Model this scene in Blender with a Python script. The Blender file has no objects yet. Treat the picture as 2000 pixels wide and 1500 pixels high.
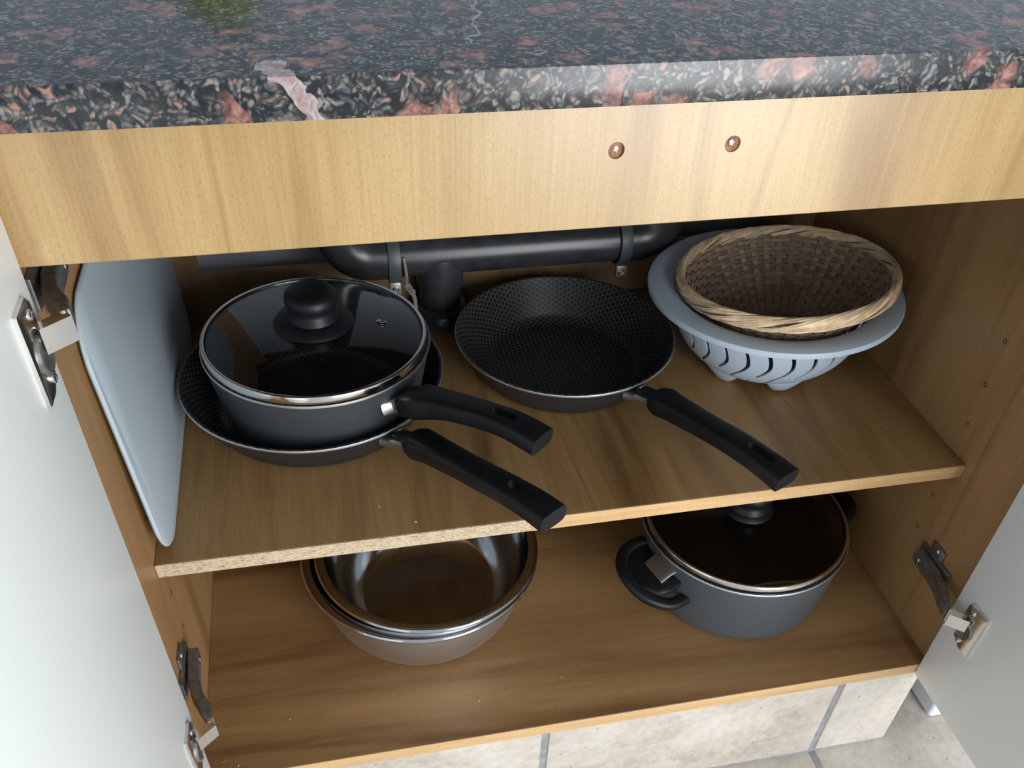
import bpy, bmesh, math, random
from mathutils import Vector, Matrix, Euler
random.seed(7)
PI = math.pi
SC = bpy.context.scene
COL = SC.collection

# ------------------------------------------------------------------ camera
FPX, PPX, PPY = 1737.8, 990.2, 985.5
cam_d = bpy.data.cameras.new('camera'); cam = bpy.data.objects.new('camera', cam_d); COL.objects.link(cam)
RW = Matrix(((0.97898, -0.20193, 0.02866), (-0.11819, -0.67623, -0.72715), (0.16622, 0.70848, -0.68588)))
cam_d.sensor_width = 36.0; cam_d.lens = FPX * 36.0 / 2000.0
cam_d.shift_x = (1000 - PPX) / 2000.0; cam_d.shift_y = (PPY - 750) / 2000.0
cam_d.clip_start = 0.02
m3 = Matrix((RW[0], -RW[1], -RW[2])).transposed()
cam.matrix_world = Matrix.Translation((0.18955, -0.52574, 1.0416)) @ m3.to_4x4()
SC.camera = cam

# ------------------------------------------------------------------ world, lights, exposure
world = bpy.data.worlds.new('room_light'); SC.world = world; world.use_nodes = True
bgn = world.node_tree.nodes['Background']
bgn.inputs[0].default_value = (0.84, 0.92, 1.0, 1); bgn.inputs[1].default_value = 0.56
def area(name, loc, target, sx, sy, power, col):
    d = bpy.data.lights.new(name, 'AREA'); d.shape = 'RECTANGLE'; d.size = sx; d.size_y = sy
    d.energy = power; d.color = col
    o = bpy.data.objects.new(name, d); COL.objects.link(o); o.location = loc
    o.rotation_euler = (Vector(target) - Vector(loc)).to_track_quat('-Z', 'Y').to_euler()
    return o
area('window_daylight', (1.10, -1.75, 0.77), (0.45, 0.0, 0.62), 0.95, 1.5, 42, (0.955, 0.985, 1.0))
SC.view_settings.view_transform = 'Standard'; SC.view_settings.look = 'None'
SC.view_settings.exposure = 0.12; SC.view_settings.gamma = 1.0; SC.view_settings.use_curve_mapping = False

# ------------------------------------------------------------------ helpers
def link(name, me, parent=None):
    o = bpy.data.objects.new(name, me); COL.objects.link(o)
    if parent is not None: o.parent = parent
    return o
def obj(name, bm, mats, parent=None, smooth=35, loc=None, rot=None, world_mesh=False, kind=None):
    bmesh.ops.recalc_face_normals(bm, faces=bm.faces)
    me = bpy.data.meshes.new(name); bm.to_mesh(me); bm.free()
    for m in (mats if isinstance(mats, (list, tuple)) else [mats]): me.materials.append(m)
    if smooth:
        me.shade_smooth(); me.set_sharp_from_angle(angle=math.radians(smooth))
    o = link(name, me, parent)
    if loc is not None: o.location = loc
    if rot is not None: o.rotation_euler = rot
    if world_mesh and parent is not None:
        p = parent; off = Vector((0, 0, 0))
        while p is not None: off += p.location; p = p.parent
        o.location = -off
    if kind: o['kind'] = kind
    return o
def tag(o, label=None, cat=None, group=None, kind=None):
    if label: o['label'] = label
    if cat: o['category'] = cat
    if group: o['group'] = group
    if kind: o['kind'] = kind
    return o
def thing(name, label, cat, loc, rot=(0, 0, 0), group=None):
    o = bpy.data.objects.new(name, None); COL.objects.link(o); o.empty_display_size = 0.05
    o.location = loc; o.rotation_euler = rot
    return tag(o, label, cat, group)
def box(bm, x0, x1, y0, y1, z0, z1, bev=0.0, seg=2, mi=0):
    r = bmesh.ops.create_cube(bm, size=1.0)
    vs = r['verts']
    for v in vs:
        v.co = Vector(((x0 + x1) / 2 + v.co.x * (x1 - x0), (y0 + y1) / 2 + v.co.y * (y1 - y0), (z0 + z1) / 2 + v.co.z * (z1 - z0)))
    fs = list({f for v in vs for f in v.link_faces})
    for f in fs: f.material_index = mi
    if bev > 0:
        es = list({e for v in vs for e in v.link_edges})
        r2 = bmesh.ops.bevel(bm, geom=es, offset=bev, segments=seg, profile=0.5, affect='EDGES')
        for f in r2['faces']: f.material_index = mi
    return vs
def lathe(bm, prof, n=96, uv=None, mi=0, cx=0, cy=0, mi_fn=None, ru=0.1, a0=0, a1=2 * PI):
    """prof: list of (r,z); revolve about z. r==0 ends become poles."""
    closed = abs(a1 - a0 - 2 * PI) < 1e-6
    rings = []
    for (r, z) in prof:
        if r < 1e-7: rings.append([bm.verts.new((cx, cy, z))])
        else:
            k = n if closed else n + 1
            rings.append([bm.verts.new((cx + r * math.cos(a0 + (a1 - a0) * i / n), cy + r * math.sin(a0 + (a1 - a0) * i / n), z)) for i in range(k)])
    L = [0]
    for a, b in zip(prof, prof[1:]): L.append(L[-1] + math.hypot(b[0] - a[0], b[1] - a[1]))
    lay = bm.loops.layers.uv.verify() if uv else None
    for j in range(len(prof) - 1):
        A, B = rings[j], rings[j + 1]
        m = mi_fn(j) if mi_fn else mi
        for i in range(n):
            i2 = (i + 1) % n if closed else i + 1
            if len(A) == 1 and len(B) == 1: continue
            if len(A) == 1: vs, us = [A[0], B[i2], B[i]], [(i + .5, L[j]), (i + 1, L[j + 1]), (i, L[j + 1])]
            elif len(B) == 1: vs, us = [A[i], A[i2], B[0]], [(i, L[j]), (i + 1, L[j]), (i + .5, L[j + 1])]
            else: vs, us = [A[i], A[i2], B[i2], B[i]], [(i, L[j]), (i + 1, L[j]), (i + 1, L[j + 1]), (i, L[j + 1])]
            f = bm.faces.new(vs); f.material_index = m
            if uv:
                for lp, (u, v) in zip(f.loops, us): lp[lay].uv = (u / n * 2 * PI * ru, v)
    return rings
def catmull(P, k=6):
    P = [Vector(p) for p in P]; out = []
    for i in range(len(P) - 1):
        p0 = P[i - 1] if i else P[0] * 2 - P[1]; p1, p2 = P[i], P[i + 1]
        p3 = P[i + 2] if i + 2 < len(P) else P[-1] * 2 - P[-2]
        for s in range(k):
            t = s / k
            out.append(0.5 * ((2 * p1) + (p2 - p0) * t + (2 * p0 - 5 * p1 + 4 * p2 - p3) * t * t + (3 * p1 - p0 - 3 * p2 + p3) * t ** 3))
    out.append(P[-1].copy()); return out
def sweep(bm, path, sec_fn, up=Vector((0, 0, 1)), closed=False, mi=0, cap=True):
    """sec_fn(t,i)->list of (a,b): a sideways, b upwards"""
    n = len(path); rings = []; s = 0
    tot = sum((path[i + 1] - path[i]).length for i in range(n - 1)) or 1
    for i, p in enumerate(path):
        if closed: t = (path[(i + 1) % n] - path[i - 1]).normalized()
        else: t = (path[min(i + 1, n - 1)] - path[max(i - 1, 0)]).normalized()
        side = t.cross(up)
        if side.length < 1e-5: side = t.orthogonal()
        side.normalize(); u = side.cross(t).normalized()
        if i: s += (path[i] - path[i - 1]).length
        rings.append([bm.verts.new(p + side * a + u * b) for a, b in sec_fn(s / tot, i)])
    m = len(rings[0])
    for i in range(n if closed else n - 1):
        A, B = rings[i], rings[(i + 1) % n]
        for j in range(m):
            f = bm.faces.new((A[j], A[(j + 1) % m], B[(j + 1) % m], B[j])); f.material_index = mi
    if cap and not closed:
        for R in (rings[0], rings[-1]):
            f = bm.faces.new(R); f.material_index = mi
    return rings
def circ(r, n=12): return [(r * math.cos(2 * PI * k / n), r * math.sin(2 * PI * k / n)) for k in range(n)]
def tube(bm, path, r, n=12, closed=False, mi=0, up=Vector((0, 0, 1)), cap=True):
    return sweep(bm, path, lambda t, i: circ(r, n), up, closed, mi, cap)
def superel(w, h, n=20, e=3.0):
    out = []
    for k in range(n):
        a = 2 * PI * k / n; c, s = math.cos(a), math.sin(a)
        out.append((w / 2 * math.copysign(abs(c) ** (2 / e), c), h / 2 * math.copysign(abs(s) ** (2 / e), s)))
    return out
def lerp_tab(tab, t):
    if t <= tab[0][0]: return tab[0][1]
    for (a, x), (b, y) in zip(tab, tab[1:]):
        if t <= b:
            k = (t - a) / (b - a); k = k * k * (3 - 2 * k); return x + (y - x) * k
    return tab[-1][1]
def boolean_cut(o, cutters):
    """subtract solid cutter meshes from o and bake the result into o's mesh"""
    tmp = []
    for bm in cutters:
        bmesh.ops.recalc_face_normals(bm, faces=bm.faces)
        me = bpy.data.meshes.new('cut'); bm.to_mesh(me); bm.free()
        c = bpy.data.objects.new('cut', me); COL.objects.link(c); c.matrix_world = Matrix.Identity(4)
        c.parent = o.parent; c.location = o.location; c.rotation_euler = o.rotation_euler
        tmp.append(c); md = o.modifiers.new('b', 'BOOLEAN'); md.operation = 'DIFFERENCE'; md.object = c; md.solver = 'EXACT'
    bpy.context.view_layer.update()
    dg = bpy.context.evaluated_depsgraph_get()
    me = bpy.data.meshes.new_from_object(o.evaluated_get(dg)); o.modifiers.clear()
    old = o.data; o.data = me; me.name = old.name
    for c in tmp:
        d = c.data; bpy.data.objects.remove(c); bpy.data.meshes.remove(d)
    me.shade_smooth(); me.set_sharp_from_angle(angle=math.radians(35))
    return o

# ------------------------------------------------------------------ materials
class NT:
    def __init__(s, name):
        s.m = bpy.data.materials.new(name); s.m.use_nodes = True; s.t = s.m.node_tree
        s.b = s.t.nodes['Principled BSDF']
    def n(s, typ, **kw):
        x = s.t.nodes.new(typ)
        for k, v in kw.items():
            if k.startswith('i_'):
                key = k[2:]; key = int(key) if key.isdigit() else key.replace('_', ' ')
                x.inputs[key].default_value = v
            else: setattr(x, k, v)
        return x
    def l(s, a, b): s.t.links.new(a, b)
    def math(s, op, a, b=None, c=None):
        x = s.n('ShaderNodeMath', operation=op)
        for i, v in enumerate((a, b, c)):
            if v is None: continue
            if isinstance(v, (int, float)): x.inputs[i].default_value = v
            else: s.l(v, x.inputs[i])
        return x.outputs[0]
    def ramp(s, fac, stops):
        x = s.n('ShaderNodeValToRGB'); el = x.color_ramp.elements
        while len(el) < len(stops): el.new(0.5)
        for e, (p, c) in zip(el, stops): e.position = p; e.color = (*c, 1) if len(c) == 3 else c
        s.l(fac, x.inputs[0]); return x.outputs[0]
    def mix(s, fac, a, b, mode='MIX'):
        x = s.n('ShaderNodeMix', data_type='RGBA', blend_type=mode)
        for k, v in ((0, fac), (6, a), (7, b)):
            if isinstance(v, (int, float)): x.inputs[k].default_value = v
            elif isinstance(v, tuple): x.inputs[k].default_value = (*v, 1) if len(v) == 3 else v
            else: s.l(v, x.inputs[k])
        return x.outputs[2]
    def coords(s, scale=(1, 1, 1), which='Object', rot=(0, 0, 0)):
        tc = s.n('ShaderNodeTexCoord'); mp = s.n('ShaderNodeMapping'); mp.inputs['Scale'].default_value = scale
        mp.inputs['Rotation'].default_value = rot
        s.l(tc.outputs[which], mp.inputs[0]); return mp.outputs[0]
    def noise(s, vec, scale, detail=3, rough=0.5, dist=0.0):
        x = s.n('ShaderNodeTexNoise', i_Scale=scale, i_Detail=detail, i_Roughness=rough, i_Distortion=dist)
        s.l(vec, x.inputs['Vector']); return x.outputs[0]
    def voronoi(s, vec, scale, feature='F1', rnd=1.0):
        x = s.n('ShaderNodeTexVoronoi', feature=feature, i_Scale=scale, i_Randomness=rnd); s.l(vec, x.inputs['Vector']); return x
    def bump(s, h, strength, dist=0.001):
        x = s.n('ShaderNodeBump', i_Strength=strength, i_Distance=dist); s.l(h, x.inputs['Height']); s.l(x.outputs[0], s.b.inputs['Normal'])
    def set(s, **kw):
        for k, v in kw.items():
            i = s.b.inputs[k.replace('_', ' ')]
            if isinstance(v, (int, float)): i.default_value = v
            elif isinstance(v, tuple): i.default_value = (*v, 1) if len(v) == 3 else v
            else: s.l(v, i)
        return s.m
def plain(name, col, rough=0.5, metal=0.0, var=0.06, scale=60, bump=0.0, spec=0.5, rnd=0.0, **kw):
    t = NT(name); v = t.coords(); f = t.noise(v, scale, 3)
    c = t.ramp(f, [(0.25, tuple(x * (1 - var) for x in col)), (0.75, tuple(min(1, x * (1 + var)) for x in col))])
    if rnd:
        oi = t.n('ShaderNodeObjectInfo'); m = t.math('MULTIPLY_ADD', oi.outputs['Random'], 2 * rnd, 1 - rnd)
        cc = t.n('ShaderNodeCombineColor'); [t.l(m, cc.inputs[q]) for q in range(3)]; c = t.mix(1.0, c, cc.outputs[0], 'MULTIPLY')
    if bump: t.bump(t.noise(v, scale * 8, 2), bump)
    return t.set(Base_Color=c, Roughness=rough, Metallic=metal, Specular_IOR_Level=spec, **kw)
def wood(name, axis, light, mid, dark, rough=0.38, spec=0.5, tilt=(0, 0, 0), bandscale=7.0, seed=0.0):
    """melamine wood print; axis = grain direction"""
    t = NT(name); s = [1.0, 1.0, 1.0]; s[axis] = 0.10
    v = t.coords(tuple(s), rot=tilt)
    add = t.n('ShaderNodeVectorMath', operation='ADD'); t.l(v, add.inputs[0]); add.inputs[1].default_value = (seed, seed * 1.7, seed * .6); v = add.outputs[0]
    b1 = t.noise(v, bandscale, 4, 0.55, 1.1)
    b2 = t.noise(v, bandscale * 5, 4, 0.6, 0.5)
    f = t.math('ADD', t.math('MULTIPLY', b1, 0.72), t.math('MULTIPLY', b2, 0.28))
    c = t.ramp(f, [(0.38, dark), (0.47, mid), (0.57, light)])
    vn = t.noise(v, bandscale * 0.8, 3, 0.5, 0.8)
    vein = t.ramp(t.math('ABSOLUTE', t.math('SUBTRACT', vn, 0.5)), [(0.0, (0.80, 0.75, 0.70)), (0.022, (1, 1, 1))])
    s2 = [1300.0, 1300.0, 1300.0]; s2[axis] = 330.0
    v2 = t.coords(tuple(s2), rot=tilt); p = t.noise(v2, 1.0, 2, 0.6)
    pore = t.ramp(p, [(0.34, (0.80, 0.74, 0.68)), (0.48, (1, 1, 1))])
    s3 = [420.0] * 3; s3[axis] = 14.0
    st = t.noise(t.coords(tuple(s3), rot=tilt), 1.0, 2, 0.5)
    streak = t.ramp(st, [(0.3, (0.91, 0.885, 0.86)), (0.6, (1.02, 1.02, 1.02))])
    c = t.mix(1.0, t.mix(0.8, c, pore, 'MULTIPLY'), streak, 'MULTIPLY')
    c = t.mix(0.8, c, vein, 'MULTIPLY')
    t.bump(p, 0.06, 0.0004)
    return t.set(Base_Color=c, Roughness=rough, Specular_IOR_Level=spec)
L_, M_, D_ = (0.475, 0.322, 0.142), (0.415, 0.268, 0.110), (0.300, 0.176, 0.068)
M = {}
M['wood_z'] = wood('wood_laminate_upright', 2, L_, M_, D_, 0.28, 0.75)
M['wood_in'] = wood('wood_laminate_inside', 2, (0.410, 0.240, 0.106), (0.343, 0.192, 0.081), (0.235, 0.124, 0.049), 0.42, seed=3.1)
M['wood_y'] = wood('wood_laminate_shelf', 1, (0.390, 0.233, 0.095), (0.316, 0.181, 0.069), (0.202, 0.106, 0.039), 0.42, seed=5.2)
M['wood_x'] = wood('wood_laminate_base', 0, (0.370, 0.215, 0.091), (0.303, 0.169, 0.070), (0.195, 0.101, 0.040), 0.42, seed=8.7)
M['edge'] = wood('wood_edge_band', 0, (0.72, 0.49, 0.265), (0.66, 0.43, 0.215), (0.56, 0.345, 0.155), 0.45, seed=1.3)
def chipboard():
    t = NT('raw_chipboard'); v = t.coords((1, 1, 2.2)); a = t.voronoi(v, 420); r = t.n('ShaderNodeSeparateColor'); t.l(a.outputs['Color'], r.inputs[0])
    f = t.math('ADD', t.math('MULTIPLY', r.outputs[0], 0.55), t.math('MULTIPLY', t.noise(v, 90, 4, 0.6), 0.45))
    c = t.ramp(f, [(0.12, (0.22, 0.13, 0.075)), (0.3, (0.45, 0.33, 0.205)), (0.55, (0.56, 0.445, 0.30)), (0.85, (0.63, 0.54, 0.40))])
    t.bump(r.outputs[1], 0.4, 0.0006)
    return t.set(Base_Color=c, Roughness=0.85)
M['chip'] = chipboard()
def granite():
    t = NT('granite'); v = t.coords()
    wob = t.n('ShaderNodeTexNoise', i_Scale=70.0, i_Detail=2.0); t.l(v, wob.inputs['Vector'])
    sub = t.n('ShaderNodeVectorMath', operation='SUBTRACT'); t.l(wob.outputs['Color'], sub.inputs[0]); sub.inputs[1].default_value = (.5, .5, .5)
    sc = t.n('ShaderNodeVectorMath', operation='SCALE'); t.l(sub.outputs[0], sc.inputs[0]); sc.inputs['Scale'].default_value = 0.020
    ad = t.n('ShaderNodeVectorMath', operation='ADD'); t.l(v, ad.inputs[0]); t.l(sc.outputs[0], ad.inputs[1]); w = ad.outputs[0]
    g = t.voronoi(w, 300); sg = t.n('ShaderNodeSeparateColor'); t.l(g.outputs['Color'], sg.inputs[0])
    grain = t.math('MULTIPLY', sg.outputs[0], t.math('SUBTRACT', 1.05, t.math('MULTIPLY', g.outputs['Distance'], 1.15)))
    f = t.math('ADD', t.math('MULTIPLY', grain, 0.55), t.math('MULTIPLY', t.noise(w, 120, 4, 0.62), 0.62))
    base = t.ramp(f, [(0.35, (0.013, 0.017, 0.021)), (0.42, (0.036, 0.043, 0.050)), (0.50, (0.085, 0.092, 0.098)), (0.58, (0.155, 0.152, 0.142)), (0.72, (0.27, 0.235, 0.19))])
    tint = t.ramp(sg.outputs[1], [(0.55, (1, 1, 1)), (0.75, (1.15, 0.80, 0.70))])
    base = t.mix(1.0, base, tint, 'MULTIPLY'); _ = 0
    pk = t.voronoi(w, 52); sp = t.n('ShaderNodeSeparateColor'); t.l(pk.outputs['Color'], sp.inputs[0])
    sel = t.ramp(t.math('ADD', sp.outputs[0], t.math('MULTIPLY', t.math('SUBTRACT', t.noise(w, 120, 3), 0.5), 0.5)), [(0.62, (0, 0, 0)), (0.76, (1, 1, 1))])
    near = t.ramp(pk.outputs['Distance'], [(0.34, (1, 1, 1)), (0.58, (0, 0, 0))])
    pinkc = t.ramp(t.noise(w, 160, 4, 0.65), [(0.30, (0.05, 0.026, 0.026)), (0.5, (0.235, 0.105, 0.088)), (0.72, (0.42, 0.25, 0.21))])
    c = t.mix(t.math('MULTIPLY', sel, near), base, pinkc)
    # one pale vein that runs across the top and down the front edge
    sx = t.n('ShaderNodeSeparateXYZ'); t.l(w, sx.inputs[0])
    d = t.math('ABSOLUTE', t.math('SUBTRACT', t.math('SUBTRACT', sx.outputs[0], t.math('MULTIPLY', sx.outputs[1], -0.26)), t.math('MULTIPLY_ADD', sx.outputs[2], -0.75, 0.8335)))
    inn = t.math('MULTIPLY', t.math('LESS_THAN', d, 0.0062), t.math('LESS_THAN', sx.outputs[1], 0.007))
    vein = t.ramp(t.noise(w, 200, 3), [(0.35, (0.34, 0.20, 0.18)), (0.6, (0.46, 0.42, 0.43))])
    c = t.mix(t.math('MULTIPLY', inn, 0.9), c, vein)
    d2 = t.math('ABSOLUTE', t.math('SUBTRACT', sx.outputs[0], t.math('MULTIPLY_ADD', sx.outputs[1], 0.16, 0.2855)))  # thin second streak on the top, in the same pale colours
    in2 = t.math('MULTIPLY', t.math('LESS_THAN', d2, 0.0011), t.math('GREATER_THAN', sx.outputs[1], 0.025))
    c = t.mix(t.math('MULTIPLY', in2, 0.6), c, vein)
    t.bump(sg.outputs[0], 0.02, 0.0003)
    return t.set(Base_Color=c, Roughness=0.23, Specular_IOR_Level=0.5)
M['granite'] = granite()
M['door'] = plain('white_melamine', (0.86, 0.895, 0.89), 0.42, var=0.012, scale=8)
M['steel'] = plain('nickel_hinge_metal', (0.72, 0.70, 0.67), 0.24, 1.0, var=0.10, scale=90)
M['dark_steel'] = plain('worn_hinge_metal', (0.30, 0.295, 0.29), 0.45, 0.85, var=0.35, scale=160)
M['bright_steel'] = plain('polished_steel', (0.82, 0.81, 0.80), 0.13, 1.0, var=0.03, scale=60)
def bowl_steel():
    t = NT('brushed_bowl_steel'); v = t.coords((1, 1, 14)); n = t.noise(v, 45, 3, 0.6)
    c = t.ramp(n, [(0.3, (0.50, 0.52, 0.55)), (0.7, (0.61, 0.63, 0.66))])
    r = t.ramp(t.noise(t.coords(), 18, 3), [(0.3, (0.06, 0.06, 0.06)), (0.7, (0.14, 0.14, 0.14))])
    return t.set(Base_Color=c, Roughness=r, Metallic=1.0)
M['bowl'] = bowl_steel()
M['bowl_out'] = plain('satin_bowl_steel', (0.58, 0.57, 0.57), 0.42, 1.0, var=0.06, scale=50)
M['pipe'] = plain('black_drain_plastic', (0.030, 0.032, 0.036), 0.30, var=0.35, scale=45, bump=0.03)
M['clamp'] = plain('grey_clamp_plastic', (0.062, 0.068, 0.074), 0.45, var=0.1)
M['tab'] = plain('clamp_tab_metal', (0.36, 0.35, 0.31), 0.42, 0.6, var=0.12)
M['tape'] = plain('torn_grey_tape', (0.15, 0.155, 0.16), 0.7, var=0.3, scale=220)
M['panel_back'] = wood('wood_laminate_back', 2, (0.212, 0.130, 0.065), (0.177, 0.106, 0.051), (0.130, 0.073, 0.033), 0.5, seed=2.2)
M['plaster'] = plain('shade_toned_plaster', (0.30, 0.32, 0.355), 0.8, var=0.04, scale=30, bump=0.05)  # darkened to stand in for shade cast by the unmodelled sink and pipes
M['reflector'] = plain('pale_blue_grey_reflector', (0.56, 0.64, 0.73), 0.5, var=0.03, scale=6)  # for the unseen panel that the worktop mirrors
M['grip'] = plain('black_bakelite', (0.006, 0.007, 0.009), 0.45, var=0.12, scale=80, bump=0.02, spec=0.38)
M['ferrule'] = plain('brushed_aluminium', (0.48, 0.48, 0.49), 0.42, 1.0, var=0.08, scale=120)
def pan_out(nm, k):
    t = NT(nm); v = t.coords(); n = t.noise(v, 900, 2, 0.6)
    c = t.ramp(n, [(0.3, (0.078 * k, 0.090 * k, 0.104 * k)), (0.7, (0.108 * k, 0.122 * k, 0.138 * k))]); t.bump(n, 0.08, 0.0003)
    return t.set(Base_Color=c, Roughness=0.42, Metallic=0.25, Specular_IOR_Level=0.5)
M['pan_out'] = pan_out('grey_pan_enamel', 0.95); M['pan_mid'] = pan_out('slate_pan_enamel', 0.62)
M['pan_black'] = plain('black_pan_enamel', (0.022, 0.024, 0.028), 0.42, 0.15, var=0.15, scale=600, bump=0.03)
def coating():
    """non-stick coat printed with a grid of linked circles (uv in metres)"""
    t = NT('patterned_nonstick_coat'); uv = t.n('ShaderNodeUVMap'); s = t.n('ShaderNodeSeparateXYZ'); t.l(uv.outputs[0], s.inputs[0])
    k = 2 * PI / 0.0056
    def wave(ax, ay):
        return t.math('COSINE', t.math('ADD', t.math('MULTIPLY', s.outputs[0], k * ax), t.math('MULTIPLY', s.outputs[1], k * ay)))
    f = t.math('ADD', t.math('ADD', wave(1.0, 0.0), wave(0.5, 0.866)), wave(0.5, -0.866))
    ring = t.ramp(t.math('MULTIPLY_ADD', f, -0.5, 0.0), [(0.30, (0, 0, 0)), (0.44, (1, 1, 1))])
    c = t.mix(ring, (0.010, 0.010, 0.011), (0.062, 0.061, 0.060))
    r = t.ramp(ring, [(0, (0.40, 0.40, 0.40)), (1, (0.26, 0.26, 0.26))])
    t.bump(ring, 0.2, 0.0003)
    return t.set(Base_Color=c, Roughness=r, Specular_IOR_Level=0.36)
M['coat'] = coating()
M['rim'] = plain('bare_pan_rim', (0.85, 0.85, 0.85), 0.38, 1.0, var=0.05)
def glass():
    t = NT('lid_glass')
    return t.set(Base_Color=(0.80, 0.86, 0.88), Roughness=0.0, Transmission_Weight=1.0, IOR=1.48)
M['glass'] = glass()
def frosted():
    t = NT('lid_glass_dusty'); n = t.noise(t.coords(), 12, 3)
    r = t.ramp(n, [(0.3, (0.03,) * 3), (0.7, (0.10,) * 3)])
    return t.set(Base_Color=(0.62, 0.60, 0.58), Roughness=r, Transmission_Weight=1.0, IOR=1.45)
M['glass2'] = frosted()
M['colander'] = plain('blue_grey_plastic', (0.52, 0.62, 0.73), 0.42, var=0.03, scale=12)
M['board'] = plain('white_board_plastic', (0.46, 0.54, 0.60), 0.38, var=0.02, scale=10, bump=0.02)
M['bamboo'] = plain('split_bamboo_weave', (0.33, 0.235, 0.165), 0.6, var=0.28, rnd=0.25, scale=120, bump=0.1)
M['bamboo2'] = plain('split_bamboo_stake', (0.43, 0.315, 0.225), 0.6, var=0.2, rnd=0.25, scale=120, bump=0.1)
M['bamboo_rim'] = plain('split_bamboo_rim', (0.80, 0.60, 0.385), 0.48, var=0.22, rnd=0.22, scale=90, bump=0.1)
def tile():
    t = NT('beige_stoneware'); v = t.coords(); a = t.noise(v, 11, 5, 0.6); b = t.noise(v, 90, 4, 0.65)
    f = t.math('ADD', t.math('MULTIPLY', a, 0.6), t.math('MULTIPLY', b, 0.4))
    c = t.ramp(f, [(0.33, (0.40, 0.34, 0.285)), (0.48, (0.55, 0.495, 0.43)), (0.65, (0.66, 0.62, 0.565))])
    pit = t.ramp(t.voronoi(v, 48).outputs['Distance'], [(0.045, (0.30, 0.25, 0.2)), (0.085, (1, 1, 1))])
    c = t.mix(0.75, c, pit, 'MULTIPLY'); t.bump(b, 0.12, 0.0008)
    return t.set(Base_Color=c, Roughness=0.5)
M['tile'] = tile()
M['grout'] = plain('grey_grout', (0.285, 0.295, 0.31), 0.9, var=0.25, scale=70, bump=0.2)
M['appliance'] = plain('white_enamel', (0.78, 0.82, 0.86), 0.3, var=0.01)
M['hole'] = plain('pin_hole_shade', (0.05, 0.03, 0.015), 0.8)  # shade inside the pin holes, put into the colour
M['plug'] = wood('raw_particle_wood', 2, (0.40, 0.21, 0.11), (0.32, 0.155, 0.075), (0.16, 0.07, 0.035), 0.7, bandscale=160.0)
M['screw'] = plain('zinc_screw', (0.42, 0.43, 0.45), 0.35, 1.0, var=0.2, scale=300)
M['soap'] = plain('green_soap_plastic', (0.34, 0.42, 0.06), 0.3, var=0.05)
M['soap_cap'] = plain('dark_green_plastic', (0.03, 0.07, 0.04), 0.4)
M['crumb'] = plain('wood_crumb', (0.62, 0.5, 0.36), 0.8)

# ------------------------------------------------------------------ key dimensions (metres, floor = 0, carcass front = y 0)
W = 0.84; DEPTH = 0.50
ZWT, ZW, ZF, ZS, ZB = 0.8808, 0.8573, 0.7739, 0.4271, 0.1857
TS, TB = 0.0163, 0.0161
YS = 0.084; T = 0.016

# ------------------------------------------------------------------ setting: floor, wall
bm = bmesh.new(); box(bm, -1.6, 2.6, -3.2, 0.56, -0.03, -0.002)
floor = tag(obj('floor', bm, M['grout'], smooth=0), kind='structure')
TP = 0.3735; G = 0.0085
mesh_tile = None
for i in range(-3, 4):
    for j in range(-4, 2):
        x0 = 0.7455 + G / 2 + i * TP; y0 = -TP * 1 + 0.142 + j * TP
        x1 = x0 + TP - G; y1 = min(y0 + TP - G, 0.555)
        if i == 0 and j == 0: y0 = 0.142 - TP
        bm = bmesh.new(); box(bm, x0, x1, y0, y1, -0.012, 0.0, 0.0015, 1)
        obj('tile', bm, M['tile'], floor, world_mesh=True)
bm = bmesh.new(); box(bm, -1.6, 2.6, 0.56, 0.66, -0.03, 2.5)
wb = tag(obj('wall_back', bm, M['plaster'], smooth=0), kind='structure')
bm = bmesh.new(); box(bm, -1.6, 2.6, 0.5595, 0.5602, ZWT + 0.0005, 2.5); obj('reflection_panel', bm, M['reflector'], wb, smooth=0)  # unseen panel, added to make the worktop reflection paler and bluer

# tiled plinth under the cabinet
bm = bmesh.new(); box(bm, -0.60, 0.8475, 0.0112, 0.030, -0.001, ZB - TB)
plinth = tag(obj('baseboard_front', bm, M['grout'], smooth=0), kind='structure')
for a, b in ((-0.593, -0.368), (-0.359, 0.0), (0.0085, 0.3672), (0.3758, 0.7378), (0.7468, 0.8480)):
    bm = bmesh.new(); box(bm, a, b, 0.0088, 0.020, 0.006, ZB - TB - 0.0004, 0.0022, 2)
    obj('tile', bm, M['tile'], plinth)

# ------------------------------------------------------------------ cabinet
cab = thing('kitchen_cabinet', 'wood laminate base cabinet with two white doors standing wide open', 'cabinet', (W / 2, 0.25, ZB - TB))
def cpart(name, bm, mat, parent=None, **kw): return obj(name, bm, mat, parent or cab, world_mesh=True, **kw)
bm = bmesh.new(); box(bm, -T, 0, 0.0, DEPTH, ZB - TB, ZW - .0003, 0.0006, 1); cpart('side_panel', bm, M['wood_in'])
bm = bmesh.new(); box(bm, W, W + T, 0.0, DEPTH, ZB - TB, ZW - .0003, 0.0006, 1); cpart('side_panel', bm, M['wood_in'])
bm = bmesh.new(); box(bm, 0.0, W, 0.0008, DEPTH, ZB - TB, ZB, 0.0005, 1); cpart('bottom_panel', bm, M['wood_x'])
bm = bmesh.new(); box(bm, 0.0, W, 0.0, 0.0008, ZB - TB, ZB); eb = cpart('edge_band', bm, M['edge'], smooth=0); eb['label'] = 'light wood edge strip'
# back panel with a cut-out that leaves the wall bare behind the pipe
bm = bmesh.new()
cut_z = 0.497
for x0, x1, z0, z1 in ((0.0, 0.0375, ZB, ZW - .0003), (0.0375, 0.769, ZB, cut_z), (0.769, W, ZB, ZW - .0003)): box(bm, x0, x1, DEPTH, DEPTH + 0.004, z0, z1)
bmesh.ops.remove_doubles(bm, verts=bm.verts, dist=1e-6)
cpart('back_panel', bm, M['panel_back'], smooth=0)
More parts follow.
